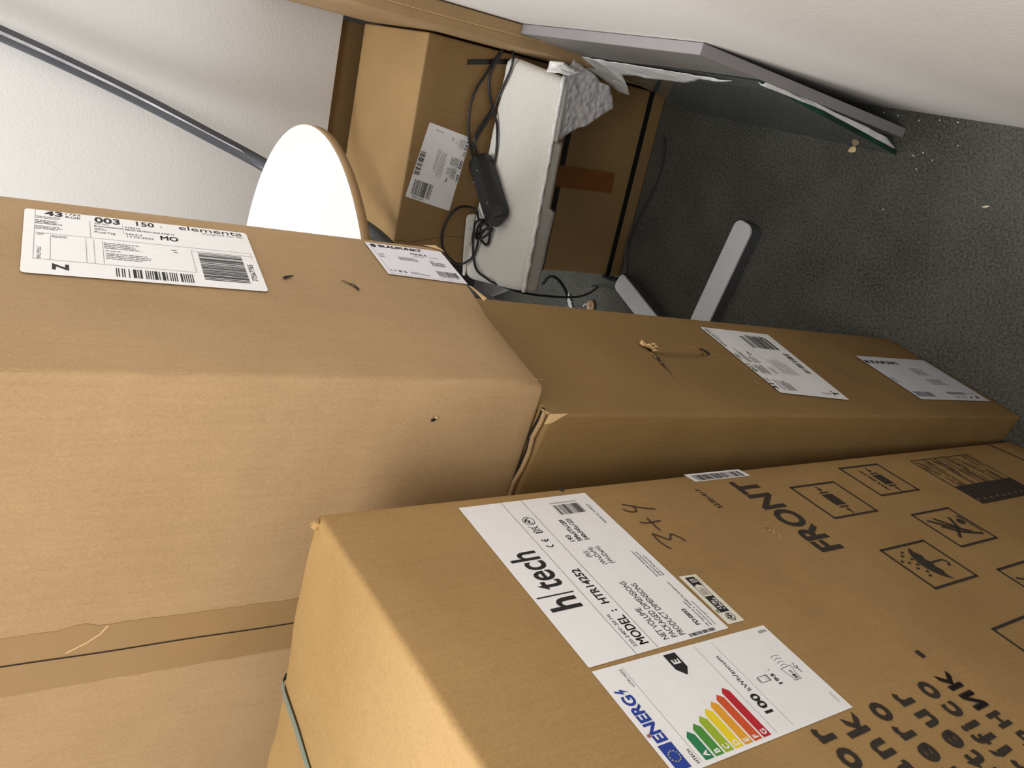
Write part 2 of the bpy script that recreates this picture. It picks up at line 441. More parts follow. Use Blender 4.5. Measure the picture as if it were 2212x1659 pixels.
FFA = lambda: Art(lambda x, y: FF(-x/1000, y/1000), NF)     # x = -s mm, y = depth below the top edge mm
A = FFA()
A.text('FRONT', -162, 535.5, 37, 137, STENCIL, .03)
A.build('front_lettering', fridge); A = FFA()
A.text('52301417', -68, 440.5, 7.5, 38, STENCIL, .012); A.build('part_number', fridge); A = FFA()
for wd_, base in (('Refrigerator', 268), ('Kühlschrank', 305), ('Frigorifero', 342), ('Réfrigérateur', 379), ('Frigorífico', 416)):
    A.text(wd_, -326, base, 23.5, None, STENCIL, .03, align='R', sx=1.0, track=1.3)
x = -327     # last line letter by letter, bold by doubled strokes
for ch in reversed('Холодильник'):
    if ch == 'н':
        A.rect(x-15, 433.5, x-10.6, 452, STENCIL); A.rect(x-4.4, 433.5, x, 452, STENCIL); A.rect(x-10.6, 440.8, x-4.4, 444.6, STENCIL); x -= 21.5; continue
    if ch == 'ь':
        A.rect(x-14, 433.5, x-9.6, 452, STENCIL); A.rect(x-9.6, 440, x-2, 443.4, STENCIL); A.rect(x-9.6, 448.6, x-2, 452, STENCIL); A.rect(x-3.8, 441, x, 451, STENCIL); x -= 20.5; continue
    ch = 'o' if ch == 'о' else ch
    v_, _q = text_geo(ch); wd_ = (max(p[0] for p in v_)-min(p[0] for p in v_))*25/cap()
    for dx in (-1.1, -.5, 0, .5, 1.1): A.text(ch, x+dx, 452 + (0 if dx else .6), 25, None, STENCIL, 0, align='R')
    x -= wd_ + 6.5
A.rect(-308, 446, -299.5, 452.5, STENCIL); A.build('product_names', fridge)
# handling icons
def icon(x0, y0, x1, y1):
    A = FFA(); A.frame(x0, y0, x1, y1, 3.2, STENCIL, wy=3.2); return A
for x, yc, fr_ in ((-58, 780, (-91, 725, -22, 820)), (-82.5, 630, (-116.5, 584, -48, 677))):
    A = icon(*fr_); A.rect(x-11, yc-10, x+11, yc+10, STENCIL)
    for s_ in (-1, 1):
        A.line(x+s_*15, yc-9, x+s_*15, yc+9, 2.4, STENCIL); A.line(x+s_*29, yc, x+s_*22, yc, 2.2, STENCIL)
        A.poly([(x+s_*17, yc), (x+s_*23, yc-4), (x+s_*23, yc+4)], STENCIL)
    if yc == 780: A.text('MAX 600 KG', -80, 762, 6, 46, STENCIL, .02)
    A.build('handling_symbol', fridge)
A = icon(-201.5, 724, -132, 818.5)
for q in (((-148, 737), (-165, 762), (-181, 790)), ((-150, 788), (-166, 778), (-186, 750)), ((-162, 747), (-177, 768), (-188, 805)), ((-147, 754), (-172, 778))): A.pline(q, 4.2, STENCIL)
A.disc(-161, 799, 5.5, STENCIL, ry=7); A.line(-150, 811, -184, 811, 2.2, STENCIL); A.line(-150, 806, -160, 811, 1.5, STENCIL); A.build('handling_symbol', fridge)
A = icon(-245.5, 583, -176, 678)
A.poly([(-183, 634), (-187, 626), (-196, 619), (-206, 615), (-215, 615), (-226, 619), (-234, 626), (-239, 634), (-230, 632), (-224, 636), (-217, 633), (-211, 637), (-204, 633), (-198, 637), (-191, 632)], STENCIL)
A.pline([(-210.5, 634), (-210.5, 659), (-214, 663), (-219, 662), (-220.5, 656)], 2.6, STENCIL)
for x, y in ((-187, 612), (-192, 604), (-199, 612), (-203, 600), (-208, 609), (-213, 601), (-220, 609), (-226, 604), (-199, 592)): A.poly([(x-1, y-3), (x+1.8, y+1.5), (x-1, y+4), (x-2.4, y+1)], STENCIL)
A.build('handling_symbol', fridge)
A = icon(-313, 724, -243, 818); A.line(-300, 735, -256, 806, 3, STENCIL); A.line(-262, 735, -292, 800, 3, STENCIL); A.build('handling_symbol', fridge)
A = icon(-376, 581, -306, 676); A.rect(-356, 640, -330, 668, STENCIL); A.build('handling_symbol', fridge)
# streaky faded print block over a solid block
A = FFA(); A.frame(-97, 904, -25, 1081, 1.3, STENCIL)
rr = random.Random(4)
for i in range(44):
    y0 = 906 + i*4.0; x = -96
    while x < -27:
        l = rr.uniform(6, 40)
        if rr.random() < .62: A.rect(x, y0, min(x+l, -27), y0+rr.uniform(.9, 2.6), STENCILF)
        x += l + rr.uniform(0, 5)
A.rect(-138.5, 905.5, -97, 1081, STENCIL)
for i in range(9): A.rect(-136, 917+i*19, -98, 918+i*19, STENCILF, 2)
for i in range(9): A.poly([(-130, 908+i*19), (-126, 912+i*19), (-131, 914+i*19)], CARD3, 2)
A.build('print_block', fridge)
A = FFA(); A.pline([(0, 1193), (-60, 1213), (-110, 1226), (-300, 1240)], 4.0, STENCIL); A.build('base_seam', fridge)
A = FFA(); A.pline([(-114, 466), (-116, 461)], 1.2, CREASE); A.pline([(-116, 470), (-121, 463), (-124, 469), (-131, 462)], 1.0, CREASE); A.pline([(-111, 463), (-112, 467)], 1, INK); A.build('scuff_mark', fridge)
A = FFA(); A.rect(-7, 257, -1.5, 262, STENCIL); A.build('edge_mark', fridge)
# pen note "3+4"
A = Art(lambda x, y: FF(-x/1000, y/1000), NF)
for q in [[(-40.1, 312.5), (-44.3, 321.1), (-48.6, 329.8), (-52.2, 338.5), (-54.5, 347.9)], [(-45.9, 323.5), (-49.8, 322.9), (-53.0, 321.9), (-54.4, 319.7), (-54.5, 315.8), (-53.0, 311.5), (-50.6, 308.1), (-47.2, 308.0)], [(-71.5, 310.2), (-73.0, 312.3), (-74.1, 318.3), (-74.3, 325.3), (-73.5, 337.0)], [(-66.6, 323.8), (-73.4, 323.7), (-82.0, 322.8), (-88.1, 323.0)], [(-109.1, 338.9), (-104.2, 337.1), (-97.9, 333.7), (-96.0, 331.3), (-97.3, 328.1), (-101.7, 324.7), (-103.4, 321.7), (-102.2, 319.1), (-96.2, 314.1), (-91.0, 309.2), (-98.2, 307.5), (-105.4, 307.6), (-111.6, 308.6), (-116.3, 311.5)]]: A.pline(q, 2.1, PEN)
A.build('handwriting', fridge)

# product label
A = Art(quadframe(FF, 209, 152, [(.2218, .1222), (.0152, .1297), (.0137, .2833), (.2215, .2785)]), NF)
A.paper(209, 152, 1.0)
A.text('h', 59.5, 37.5, 29.5, 13.8, INK, .02, sx=1); A.line(77.6, 3.5, 77.6, 41, 1.5)
A.text('tech', 85, 37.3, 29.5, 50, INK, .014)
A.line(0.3, 47, 208.6, 47, .45, FINE); A.line(0.3, 70.3, 208.6, 70.3, .45, FINE)
A.text('220-240V~50 Hz', 7, 54, 3.4, 38); A.text('MODEL', 7.6, 66.3, 9, 33, INK, .02); A.text(':', 46.5, 64.5, 7.5, None, INK, .03)
A.text('HTR14252', 56.8, 64.3, 8.2, 46, INK, .025)
A.ce(135.5, 53.5, 8.2); A.rect(157, 54.5, 158.5, 63, INK)
A.frame(157.8+2.5, 55, 166, 62, .6); A.line(158.5, 52.5, 168, 63.5, .6); A.line(168, 52.5, 158.5, 63.5, .6); 
A.arc(176, 58.5, 6, 0, 360, .7, n=20); A.pline([(172, 61), (174, 56), (176, 60), (178, 55), (180, 60)], 1.2); A.disc(176, 54.8, 1.1)
A.text('NET VOLUME', 6, 87.5, 6.2, 38); A.text('PACKAGED DIMENSIONS', 6, 97, 6.2, 71); A.text('PRODUCT DIMENSIONS', 6, 106.2, 6.2, 66)
A.text('(lt):', 114, 89, 5.4, 10); A.text('(WxDxH):', 101.5, 97.5, 5.4, 26); A.text('(WxDxH):', 101.5, 106, 5.4, 26)
A.text('193', 138.5, 87, 5.2, None, INK, .018); A.text('584x577x1289', 137.5, 95.5, 5.2, 34, INK, .018); A.text('540x545x1225', 137.5, 104, 5.2, 34, INK, .018)
A.barcode(178.5, 99, 194.5, 131, 30, 'y', seed=3); 
A.text('8690842000000', 196.8, 98, 2, 33, FINE, rot=90)
A.text('MADE IN TURKEY', 157, 141.5, 3, 33.5)
A.barcode(1.6, 108, 5.0, 138, 40, 'y', seed=5)
A.text('PD:0893', 11.5, 129, 4.6, 20, INK, .018)
A.text('HK Appliances GmbH', 7.5, 136, 2.3, 32); A.text('Werkstrasse 3, 32289 Rodinghausen', 7.5, 140, 2.3, 58); A.text('www.hk-appliances.com', 7.5, 144, 2.1, 30)
A.text('Encastrable Réfrigérateur', 74.5, 136, 2.4, 38); A.text('Eingebauter Kühlschrank', 74.5, 140, 2.4, 36); A.text('Built-in Refrigerator', 74.5, 144, 2.4, 30)
tag(A.build('product_label', fridge), 'large white product label near the top edge', None)

# energy label
A = Art(quadframe(FF, 96, 192, [(.3208, .1179), (.2256, .1218), (.2283, .3164), (.3235, .3125)]), NF)
A.paper(96, 192, .4)
A.rect(3.4, 3.6, 24.6, 16, BLUE)
for k in range(12):
    a = 2*math.pi*k/12; cx, cy = 14+4.3*math.cos(a), 9.8+4.3*math.sin(a)
    A.poly([(cx+(.85 if j % 2 == 0 else .36)*math.sin(math.pi*j/5), cy-(.85 if j % 2 == 0 else .36)*math.cos(math.pi*j/5)) for j in range(10)], YEL, 2)
A.text('ENERG', 26.4, 15.2, 9.6, 42, BLUE, .035)
A.poly([(72.8, 4.2), (69.6, 10.6), (72.0, 10.6), (70.6, 16.0), (75.0, 8.8), (72.6, 8.8), (74.6, 4.2)], BLUE)
A.text('HTECH', 3.8, 24.4, 2.6, 11.5, INK, .01); A.text('HTR14252', 74, 24.4, 2.3, 17)
A.line(3.6, 26.3, 92.8, 26.3, .3, GREYP)
for i, n_ in enumerate('ABCDEFG'):
    y0 = 30 + i*9.9; y1 = y0+8.0; tip = 27.5 + i*3.9; ym = (y0+y1)/2
    A.poly([(3.6, y0), (tip-4.2, y0), (tip, ym), (tip-4.2, y1), (3.6, y1)], EN[i])
    A.text(n_, 5.4, y1-1.9, 4.6, None, PAPER, .03, lay=2)
A.poly([(93, 69), (77.4, 69), (70.4, 75.2), (77.4, 81.4), (93, 81.4)], INK); A.text('E', 82, 78.7, 7, None, PAPER, .03, lay=2)
A.line(3.3, 103.6, 92.8, 103.6, .3, GREYP); A.line(3.3, 123.2, 92.8, 123.2, .3, GREYP)
A.text('100', 19.3, 117.8, 7.6, 19, INK, .035); A.text('kWh/annum', 41.5, 117.5, 4.6, 37)
A.frame(44, 133, 50, 143, .4); A.poly([(44, 133), (50, 133), (49, 131.5), (45, 131.5)], GREYP); A.line(44, 141.3, 50, 141.3, .3); A.line(43.5, 143.5, 50.5, 143.5, .5)
A.text('193', 38.3, 151.2, 3.8, 11, INK, .03); A.text('L', 53, 151.6, 2.2)
A.pline([(37.4, 165.2), (37.2, 173.4), (42.5, 173.2), (51.6, 175.9), (50.5, 162.7), (42, 165.6), (37.4, 165.2)], .4)
A.text('38', 38.2, 171.4, 3.6, 5, INK, .03); A.text('dB', 44, 171.2, 2.4)
for k in range(4): A.arc(48+k*2.6, 169.4, 6+k*.8, -38, 38, .35)
A.text('AB', 42, 181, 2, 4); A.text('C', 46.5, 181.3, 3.6, None, INK, .03); A.text('D', 51, 181, 2)
A.text('2019/2016', 8, 186, 1.6, 10, FINE); A.fine(91.5, 179, 10, 3, .6, 1.0, rot=90, ragged=.05)
A.disc(33.5, 3.6, 1.5, mat('pink stain', (176, 132, 134)), 2, ry=2.0); A.disc(33.2, 3.3, .8, mat('red stain', (128, 60, 66)), 3)
tag(A.build('energy_label', fridge), 'white energy rating label with coloured A to G bars', None)
# sorting label
A = Art(quadframe(FF, 65, 21.5, [(.2178, .2820), (.1532, .2848), (.1546, .3064), (.2182, .3030)]), NF)
A.paper(65, 21.5, .5, mat('cream label paper', (226, 222, 206), .5))
A.arc(7.5, 11, 4.6, 0, 360, .7, n=20); A.pline([(4.5, 13), (6.3, 9), (8, 13), (9.5, 8.5), (11, 12)], 1.1); A.disc(7, 7.6, .9)
A.rect(14, 5, 34.5, 16, INK); A.text('FR', 14.5, 4.4, 2.6, 4, INK, .02); A.text('LE TRI', 18, 10, 3.2, 11, PAPER, .02, lay=2); A.text('+ FACILE', 17, 14.7, 3.2, 15, PAPER, .02, lay=2)
A.frame(34.5, 5, 62, 16, .6); A.poly([(49, 5), (62, 5), (62, 16), (49, 16), (52, 10.5)], INK); A.frame(54.5, 7.5, 59, 14, .6, PAPER, 2); A.arc(56.7, 10.5, 1.2, 0, 360, .5, PAPER, 2)
A.fine(37, 7.5, 11, 4, .8, 1.7); A.fine(50, 17.6, 12, 1, .6, 1)
tag(A.build('sorting_label', fridge), 'small cream recycling label', None)
A = Art(quadframe(FF, 98, 16, [(.0165, .4485), (.0168, .5475), (.0012, .5420), (.0006, .4440)]), NF)
A.paper(98, 16, .4); A.barcode(7, 1.4, 90, 12.5, 44, 'x', seed=9)
A.build('barcode_label', fridge)
# strap over the lid and down the side
def FT(s, b, z): return Pb + W_*s + FD*b + V((0, 0, z)) + V((VF.x, VF.y, 0))*z
bm = bmesh.new(); path = [FT(-.0025, .1775, .15), FT(-.0025, .1775, .7), FT(-.0025, .178, 1.24), FT(-.003, .178, 1.286), FT(.002, .180, 1.2905), FT(.012, .184, 1.2912), FT(.047, .189, 1.2922), FT(.084, .198, 1.2932), FT(.2, .215, 1.2962), FT(.4, .225, 1.2962), FT(.56, .23, 1.2955), FT(.585, .23, 1.290)]
rings = []
ribbon(bm, path, FD*.0042, .0008, V((.2, -.2, .9)).normalized())
fromb('strap', bm, STRAPG, fr_box)
# torn corner
bm = bmesh.new(); rr = random.Random(2)
for i in range(5):
    c = FT(rr.uniform(-.002, .010), rr.uniform(-.002, .008), 1.2885+rr.uniform(0, .002)); u = V((rr.uniform(-1, 1), rr.uniform(-1, 1), rr.uniform(0, .8))).normalized(); v_ = u.cross(V((.3, .5, .8))).normalized()
    a = [bm.verts.new(c + u*x*.0042*rr.uniform(.5, 1.1) + v_*y*.003 + ZV*rr.uniform(0, .002)) for x, y in ((-1, -.6), (.8, -1), (1, .5), (-.3, 1))]; bm.faces.new(a)
tag(fromb('torn_corner', bm, CARDIN, fr_box), 'pale torn paper layers at the carton corner', None)

# ------------------------------------------------------------------ lower tall carton (stands behind the fridge carton)
B2 = V((-.0725, .6589, 0)); WA = V((.5249, .8512, 0)); WB = V((-.8134, .5817, 0)); V2 = V((.0396, .0134, 1)); H2 = 1.0269
NA2 = WA.cross(V2).normalized()
low = thing('tall_carton', B2 + WA*.14 + WB*.27, 'tall brown carton on the carpet with torn handle hole, under the other carton', 'carton')
def d2(p):
    o = V((0, 0, 0))
    o += NA2*.0025*noise.noise(V((p.x*6, p.z*5, 2)))*(1 if p.y < .02 and .02 < p.x < .26 and not (.35 < p.z < .62 or p.z < .27) else 0)
    if p.z > 1.0 and p.y > .04: o += ZV*.002*noise.noise(V((p.y*25, 0, 1)))
    return o
bm = carton(B2, WA, WB, V2, (.2838, .52, H2), r=.005, n=(18, 26, 60), disp=d2)
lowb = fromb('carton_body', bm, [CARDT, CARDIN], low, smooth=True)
def A2(s, t): return B2 + WA*s + V2*t
# punched handle: a real hole cut with a boolean
HC = (.1665, .690); HR = (.0125, .058)
def oval(k, n=36, e=1.0):
    a = 2*math.pi*k/n; c, s_ = math.cos(a), math.sin(a)
    return HC[0]+HR[0]*e*math.copysign(abs(s_)**.8, s_), HC[1]+HR[1]*e*math.copysign(abs(c)**.8, c)
def cutter(pts, depth, F, N):
    bm = bmesh.new(); a = [bm.verts.new(F(*p) + N*.02) for p in pts]; b = [bm.verts.new(F(*p) - N*depth) for p in pts]; n = len(pts)
    bm.faces.new(a); bm.faces.new(b[::-1])
    for i in range(n): bm.faces.new((a[i], b[i], b[(i+1) % n], a[(i+1) % n]))
    return fromb('cut', bm, [CARDT, CARDIN])
cut = cutter([oval(k) for k in range(36)], .035, A2, NA2)
md = lowb.modifiers.new('b', 'BOOLEAN'); md.object = cut; md.operation = 'DIFFERENCE'; md.solver = 'EXACT'
dg = bpy.context.evaluated_depsgraph_get(); dg.update()
me = bpy.data.meshes.new_from_object(lowb.evaluated_get(dg)); lowb.modifiers.clear(); lowb.data = me
bpy.data.objects.remove(cut)
bm = bmesh.new()   # pushed-in flap inside the hole
rows = []
for k in range(15):
    t = HC[1]-.053+.100*k/14; e = math.sqrt(max(0, 1-((t-HC[1])/.060)**2))
    rows.append([bm.verts.new(A2(HC[0]+HR[0]*e*.95, t) - NA2*.001), bm.verts.new(A2(HC[0]+HR[0]*e*.1, t) - NA2*.006), bm.verts.new(A2(HC[0]-HR[0]*e*.98, t) - NA2*(.014+.003*math.sin(k)))])
for a, b in zip(rows, rows[1:]):
    for i in (0, 1): bm.faces.new((a[i], a[i+1], b[i+1], b[i]))
fromb('handle_flap', bm, CARDT, lowb, smooth=True)
bm = bmesh.new()   # pale bent lip at the top end of the hole
P_ = [(.178, .742), (.181, .750), (.177, .7555), (.170, .757), (.1625, .752), (.157, .742), (.163, .738), (.170, .7445), (.176, .744)]
vs = [bm.verts.new(A2(*p) + NA2*(.002+.004*(i % 3 == 1))) for i, p in enumerate(P_)]; c0 = bm.verts.new(A2(.170, .7515)+NA2*.001)
for i in range(len(vs)): bm.faces.new((vs[i], vs[(i+1) % len(vs)], c0))
for q in ([(.173, .7375), (.177, .733), (.170, .731), (.166, .735)], [(.166, .739), (.169, .735), (.161, .733), (.158, .738)], [(.153, .753), (.156, .748), (.151, .743), (.148, .748)]):
    bm.faces.new([bm.verts.new(A2(*p)+NA2*.003*(1+.5*i)) for i, p in enumerate(q)])
tag(fromb('torn_lip', bm, CARDIN, lowb), 'pale torn lip of the handle hole', None)
A = Art(lambda x, y: A2(x/1000, y/1000), NA2, .0009)
T = [(150, 752), (141, 752), (130, 757), (118, 760), (108, 763), (96, 766)]
for i, (a, b) in enumerate(zip(T, T[1:])): A.line(*a, *b, (2.4, 3.4, 3.0, 1.8, 1.2)[i], DARK)
A.build('tear_slit', lowb); A = Art(lambda x, y: A2(x/1000, y/1000), NA2, .0011)
A.pline([(152, 756), (143, 755), (139, 757)], 1.8, CREASE); A.pline([(128, 759.5), (124, 759.5)], 2, CREASE); A.pline([(96, 766), (84, 766), (73, 769), (67, 766)], .7, FOLD)
A.build('torn_fibres', lowb); A = Art(lambda x, y: A2(x/1000, y/1000), NA2, .0009)
A.pline([(158, 632), (150, 618), (120, 612), (88, 610), (60, 618), (40, 626), (27, 630)], .55, FOLD); A.pline([(67, 764), (75, 720), (72, 690), (62, 655)], .45, FOLD)
A.pline([(90, 612), (83, 614), (76, 618)], 1.3, CREASE)
A.build('fold_mark', lowb); A = Art(lambda x, y: A2(x/1000, y/1000), NA2, .0009)
A.poly([(178, 636), (172, 629), (160, 630), (157, 641), (162, 636), (166, 640), (168, 633), (173, 640)], DARK)
A.build('torn_gap', lowb)
# flap edge on the top, pinched under the upper carton
bm = bmesh.new(); TP = lambda s, b: B2 + V2*H2 + WA*s + WB*b
pts = [TP(.004, .0) + ZV*.004] + [TP(.003+.0015*math.sin(i*1.7), .012+i*.02) + ZV*(.0045+.0012*math.sin(i*2.1)) for i in range(25)]
ribbon(bm, pts, WA*.0022, .002, ZV); 
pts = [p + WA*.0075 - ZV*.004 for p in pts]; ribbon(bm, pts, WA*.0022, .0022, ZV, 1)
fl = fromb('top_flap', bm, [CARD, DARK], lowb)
bm = bmesh.new()
for q in ([(0, -.001, .003), (.010, .0, .005), (.013, .006, .001), (.006, .009, .003)], [(-.001, 0, .002), (-.0015, .0, -.022), (-.001, .012, -.006), (0, .014, .003)]):
    bm.faces.new([bm.verts.new(TP(a, b)+ZV*c-WB*.0012) for a, b, c in q])
fromb('crushed_corner', bm, CARDIN, lowb)

def ship(A, W, H, texts, bc1, bc2):
    pass
A = Art(quadframe(A2, 196, 145, [(.0559, .5934), (.2515, .5657), (.2462, .4086), (.0403, .4536)]), NA2, .0014)
A.paper(196, 145, 3)
A.text('31', 11, 9, 9, 15, INK, .025); A.text('1765', 30, 4.6, 3.6, 10); A.text('VEK', 30, 10.5, 3.6, 11); A.text('011', 59, 9.5, 8.5, 22, INK, .02); A.text('180', 95, 8.3, 5.6, 16, INK, .015); A.text('elementa', 134, 8.8, 7.4, 57, INK); A.text('designed for life', 156, 13.5, 2.6, 36, FINE)
A.text('DI', 113, 42, 6.6, 9, INK, .015); A.fine(10, 17, 34, 2, 1.3, 2.8); A.fine(10, 26, 30, 8, 1.1, 2.6, INK); A.fine(56, 14, 26, 7, 1.4, 3, INK); A.fine(88, 14, 44, 3, 1.4, 3, INK); A.fine(88, 26, 24, 5, 1.3, 3); A.fine(58, 42, 22, 4, 1, 2.6)
A.fine(60, 62, 50, 11, .9, 3.2); A.line(0.5, 56, 195, 56, .3, GREYP); A.line(52, 12, 52, 56, .3, GREYP)
A.barcode(140, 66, 178, 125, 30, 'y', seed=12); A.barcode(70, 120, 129, 132, 28, 'x', seed=13); A.text('98767765', 183, 122, 6, 40, INK, .015, rot=-90)
A.text('T', 9, 136, 13, None, INK, .03); A.text('98767765', 14, 118, 3, 21, rot=-90)
tag(A.build('shipping_label', lowb), 'white shipping label with one corner curling', None)
A = Art(quadframe(A2, 210, 140, [(.1908, .2364), (.1921, .0150), (.0475, .0256), (.0484, .2487)]), NA2, .0014)
A.paper(210, 140, .5, mat('cool label paper', (214, 216, 224), .45))
A.disc(8.5, 20, 5.2); A.text('BLAUPUNKT', 19, 24, 9, 82, INK, .04)
A.fine(106, 36, 42, 6, 1.7, 4.2, FINE, 0); A.fine(108, 72, 56, 5, 1.7, 4, FINE); A.fine(3, 74, 13, 3, 1.6, 5.2, INK)
A.barcode(7, 116, 58, 131, 34, 'x', FINE, 14); A.barcode(109, 113, 166, 121, 34, 'x', FINE, 15); A.fine(172, 116, 30, 1, 1.5, 2)
A.ce(118, 125, 7.5); A.fine(140, 126, 10, 3, 1, 2.6); A.poly([(160, 131), (168, 125), (166, 133)], INK); A.rect(181, 125, 190, 132, mat('dark red print', (120, 42, 40)))
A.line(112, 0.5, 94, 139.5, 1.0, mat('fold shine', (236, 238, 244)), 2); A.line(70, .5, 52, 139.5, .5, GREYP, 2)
tag(A.build('product_label', lowb), 'bluish white product label near the carton foot', None)

# ------------------------------------------------------------------ upper carton stacked on it
B1 = V((.0016, .6737, H2+.0008)); V1A = V((.6182, .7860, 0)); V1B = V((-.8652, .5014, 0)); V1 = V((.0286, .0239, 1)); H1 = .62
NA1 = V1A.cross(V1).normalized(); NB1 = (-V1B).cross(V1).normalized()
up = thing('wide_carton', B1 + V1A*.13 + V1B*.28, 'wide brown carton stacked on top, taped seam facing the camera', 'carton')
def d1(p):
    o = V((0, 0, 0))
    if p.y < .015:     # label side: bottom edge rounds under
        k = max(0, 1-p.z/.045)*min(1, max(0, (.19-p.x)/.06))
        o -= NA1*.008*k*k
    if p.x < .01: o += NB1*.0004*noise.noise(V((p.y*9, p.z*7, 5)))
    if p.x < .02 and p.y < .02: o += (NA1+NB1)*.0010*noise.noise(V((0, 0, p.z*40)))
    return o
bm = carton(B1, V1A, V1B, V1, (.2735, .568, H1), r=.006, n=(24, 30, 34), disp=d1)
upb = fromb('carton_body', bm, CARD, up, smooth=True)
def A1(s, t): return B1 + V1A*s + V1*t
def FB(s, t): return B1 + V1B*s + V1*t
# tape with seam on the face towards the camera  (x = -s)
A = Art(lambda x, y: FB(-x/1000, y/1000), NB1, .0005)
rr = random.Random(8); n = 60; e1 = []; e2 = []
for i in range(n+1):
    z = 2 + 612*i/n
    e1.append((-251.5+rr.uniform(-1, 1)*.8 + (3.5 if 405 < z < 425 else 0), z)); e2.append((-319.5+rr.uniform(-1, 1)*.7, z))
for i in range(n): A.poly([e1[i], e1[i+1], e2[i+1], e2[i]], TAPE, 0)
for q in (((-253, 392), (-262, 398), (-270, 408), (-279, 424)), ((-258, 284), (-264, 300), (-272, 317)), ((-272, 244), (-276, 262)), ((-268, 262), (-274, 285), (-279, 300))): A.pline(q, 1.6 if q[0][1] > 380 else 1.0, CREASE if q[0][1] > 380 else FOLD)  # pale lines: scratches, and highlights painted along the tape creases
A.build('packing_tape', upb)
A = Art(lambda x, y: FB(-x/1000, y/1000), NB1, .0008)
A.pline([(-283.8+.4*math.sin(k*.9), 2+k*20.4) for k in range(31)], 1.5, DARK); A.build('flap_seam', upb)
A = Art(lambda x, y: FB(-x/1000, y/1000), NB1, .0014)
A.poly([(-42, 120), (-45, 121.5), (-45.5, 125), (-43, 126), (-41, 123)], DARK); A.poly([(-40.5, 119), (-42, 120), (-41, 123), (-39, 121)], CARDIN, 2)
A.build('puncture', upb)
# scored edge line between the two faces
A = Art(lambda x, y: A1(x/1000, y/1000), NA1, .0014)
def cres(c, s_):      # crescent slits of the closed hand hole
    A.poly(c, DARK, 1)
cres([(161, 230), (166, 226), (169, 217), (167.5, 216), (164, 222), (160.5, 226)], 1)
A.build('hand_hole_slit', upb); A = Art(lambda x, y: A1(x/1000, y/1000), NA1, .0014)
cres([(168, 166), (166.5, 160), (162, 153), (152, 150.5), (150, 153), (158, 155.5), (163, 160)], 1); A.pline([(165.5, 162), (163, 157), (158, 153.5)], .8, CARDIN, 2)
A.build('hand_hole_slit', upb)
A = Art(quadframe(A1, 209, 115, [(.2480, .4435), (.2485, .2424), (.1334, .2514), (.1344, .4567)]), NA1, .0014)
A.paper(209, 115, 4)
A.text('43', 16.5, 9.6, 8.4, 15.5, INK, .03); A.text('1765', 34.5, 4.6, 3.2, 13); A.text('ROE', 34.5, 11, 4.2, 12.5); A.text('003', 59.5, 12.6, 10, 23, INK, .025); A.text('150', 97.5, 10.5, 8, 17, INK, .02); A.text('2', 120, 9.5, 3, None, FINE)
A.text('elementa', 138.5, 8.9, 8.2, 65, INK); A.text('designed for life', 161, 13.3, 2.9, 42, FINE)
A.text('MO', 118.5, 34.2, 8, 16.5, INK, .03); A.text('779239', 86.5, 18.5, 3.2, 14); A.text('MESSE AKTION 2024 KOJE 57', 86.5, 22.5, 2.6, 46, INK, .012); A.text('5864-5', 86.5, 31, 2.8, 15); A.text('17.02.2025', 87.5, 36, 3.2, 24)
A.text('A49 Noti', 59, 16.6, 2.6, 13); A.text('Kommission', 59, 21.6, 3, 25, INK, .01); A.fine(59, 24, 12, 2, .9, 2.2); A.text('Prod.Tag', 59, 33.5, 3.6, 18)
A.fine(9.5, 12.5, 26, 2, 1, 2.6); A.fine(9.5, 20, 22, 3, 1.1, 2.8, INK); A.fine(9.5, 31, 24, 3, 1, 2.4); 
for a in ((9, 0.5, 9, 90.6), (55.3, 11, 55.3, 44), (84.5, 13, 84.5, 30), (9, 44, 205, 44), (8.5, 90.6, 145, 90.6), (22, 47, 22, 90.5), (51, 47, 51, 90.5), (57.6, 47, 57.6, 90.5), (65, 48, 65, 90.5), (145, 50, 145, 90.5), (205, 44, 205, 54), (145, 50, 205, 50)): A.line(*a, .45, GREYP)
A.fine(66, 51, 32, 4, 1.2, 3.0); A.fine(67, 65, 18, 1, 1.2, 3); A.fine(67, 70, 42, 4, 1.2, 3.0); A.fine(23, 47, 14, 2, .9, 2); A.fine(11, 45, 6, 2, .8, 2); A.fine(126, 52, 6, 1, 1, 2); A.fine(128, 56, 5, 1, 1, 2)
A.text('Z', 24.3, 96, 11.5, 11, INK, .045, rot=90); A.text('77567765', 11.6, 69.5, 3, 20.5, INK, rot=90)
A.barcode(74, 95.3, 140.5, 110, 26, 'x', seed=21); A.barcode(151, 52, 194, 102.5, 34, 'y', seed=22)
A.text('77567765', 202.5, 97.5, 5.2, 31, INK, .01, rot=-90)
tag(A.build('shipping_label', upb), 'wide white shipping label printed 43 003 150', None)
A = Art(quadframe(A1, 102, 70, [(.2608, .1034), (.2590, .0040), (.1846, .0030), (.1910, .1017)]), NA1, .0014)
A.paper(102, 70, .5, mat('lilac white label paper', (230, 228, 236), .45)); A.line(5, 2.5, 5.5, 67.5, .35, GREYP); A.line(5, 67, 98, 67, .35, GREYP)
A.disc(8.5, 6.2, 3.6); A.text('BLAUPUNKT', 15.5, 8, 5, 57, INK, .045); A.text('MAIRA', 53, 17.5, 3.6, 22, INK, .02); A.fine(55, 20, 18, 1, 1, 2); A.fine(77, 19, 14, 1, 1, 2)
A.fine(7, 24, 7, 3, .9, 3.2, INK); A.fine(31, 26.5, 27, 3, 1, 2.6, INK); A.fine(72, 27, 6, 1, 1, 2, INK); A.fine(72, 30, 22, 4, 1, 2.3, INK)
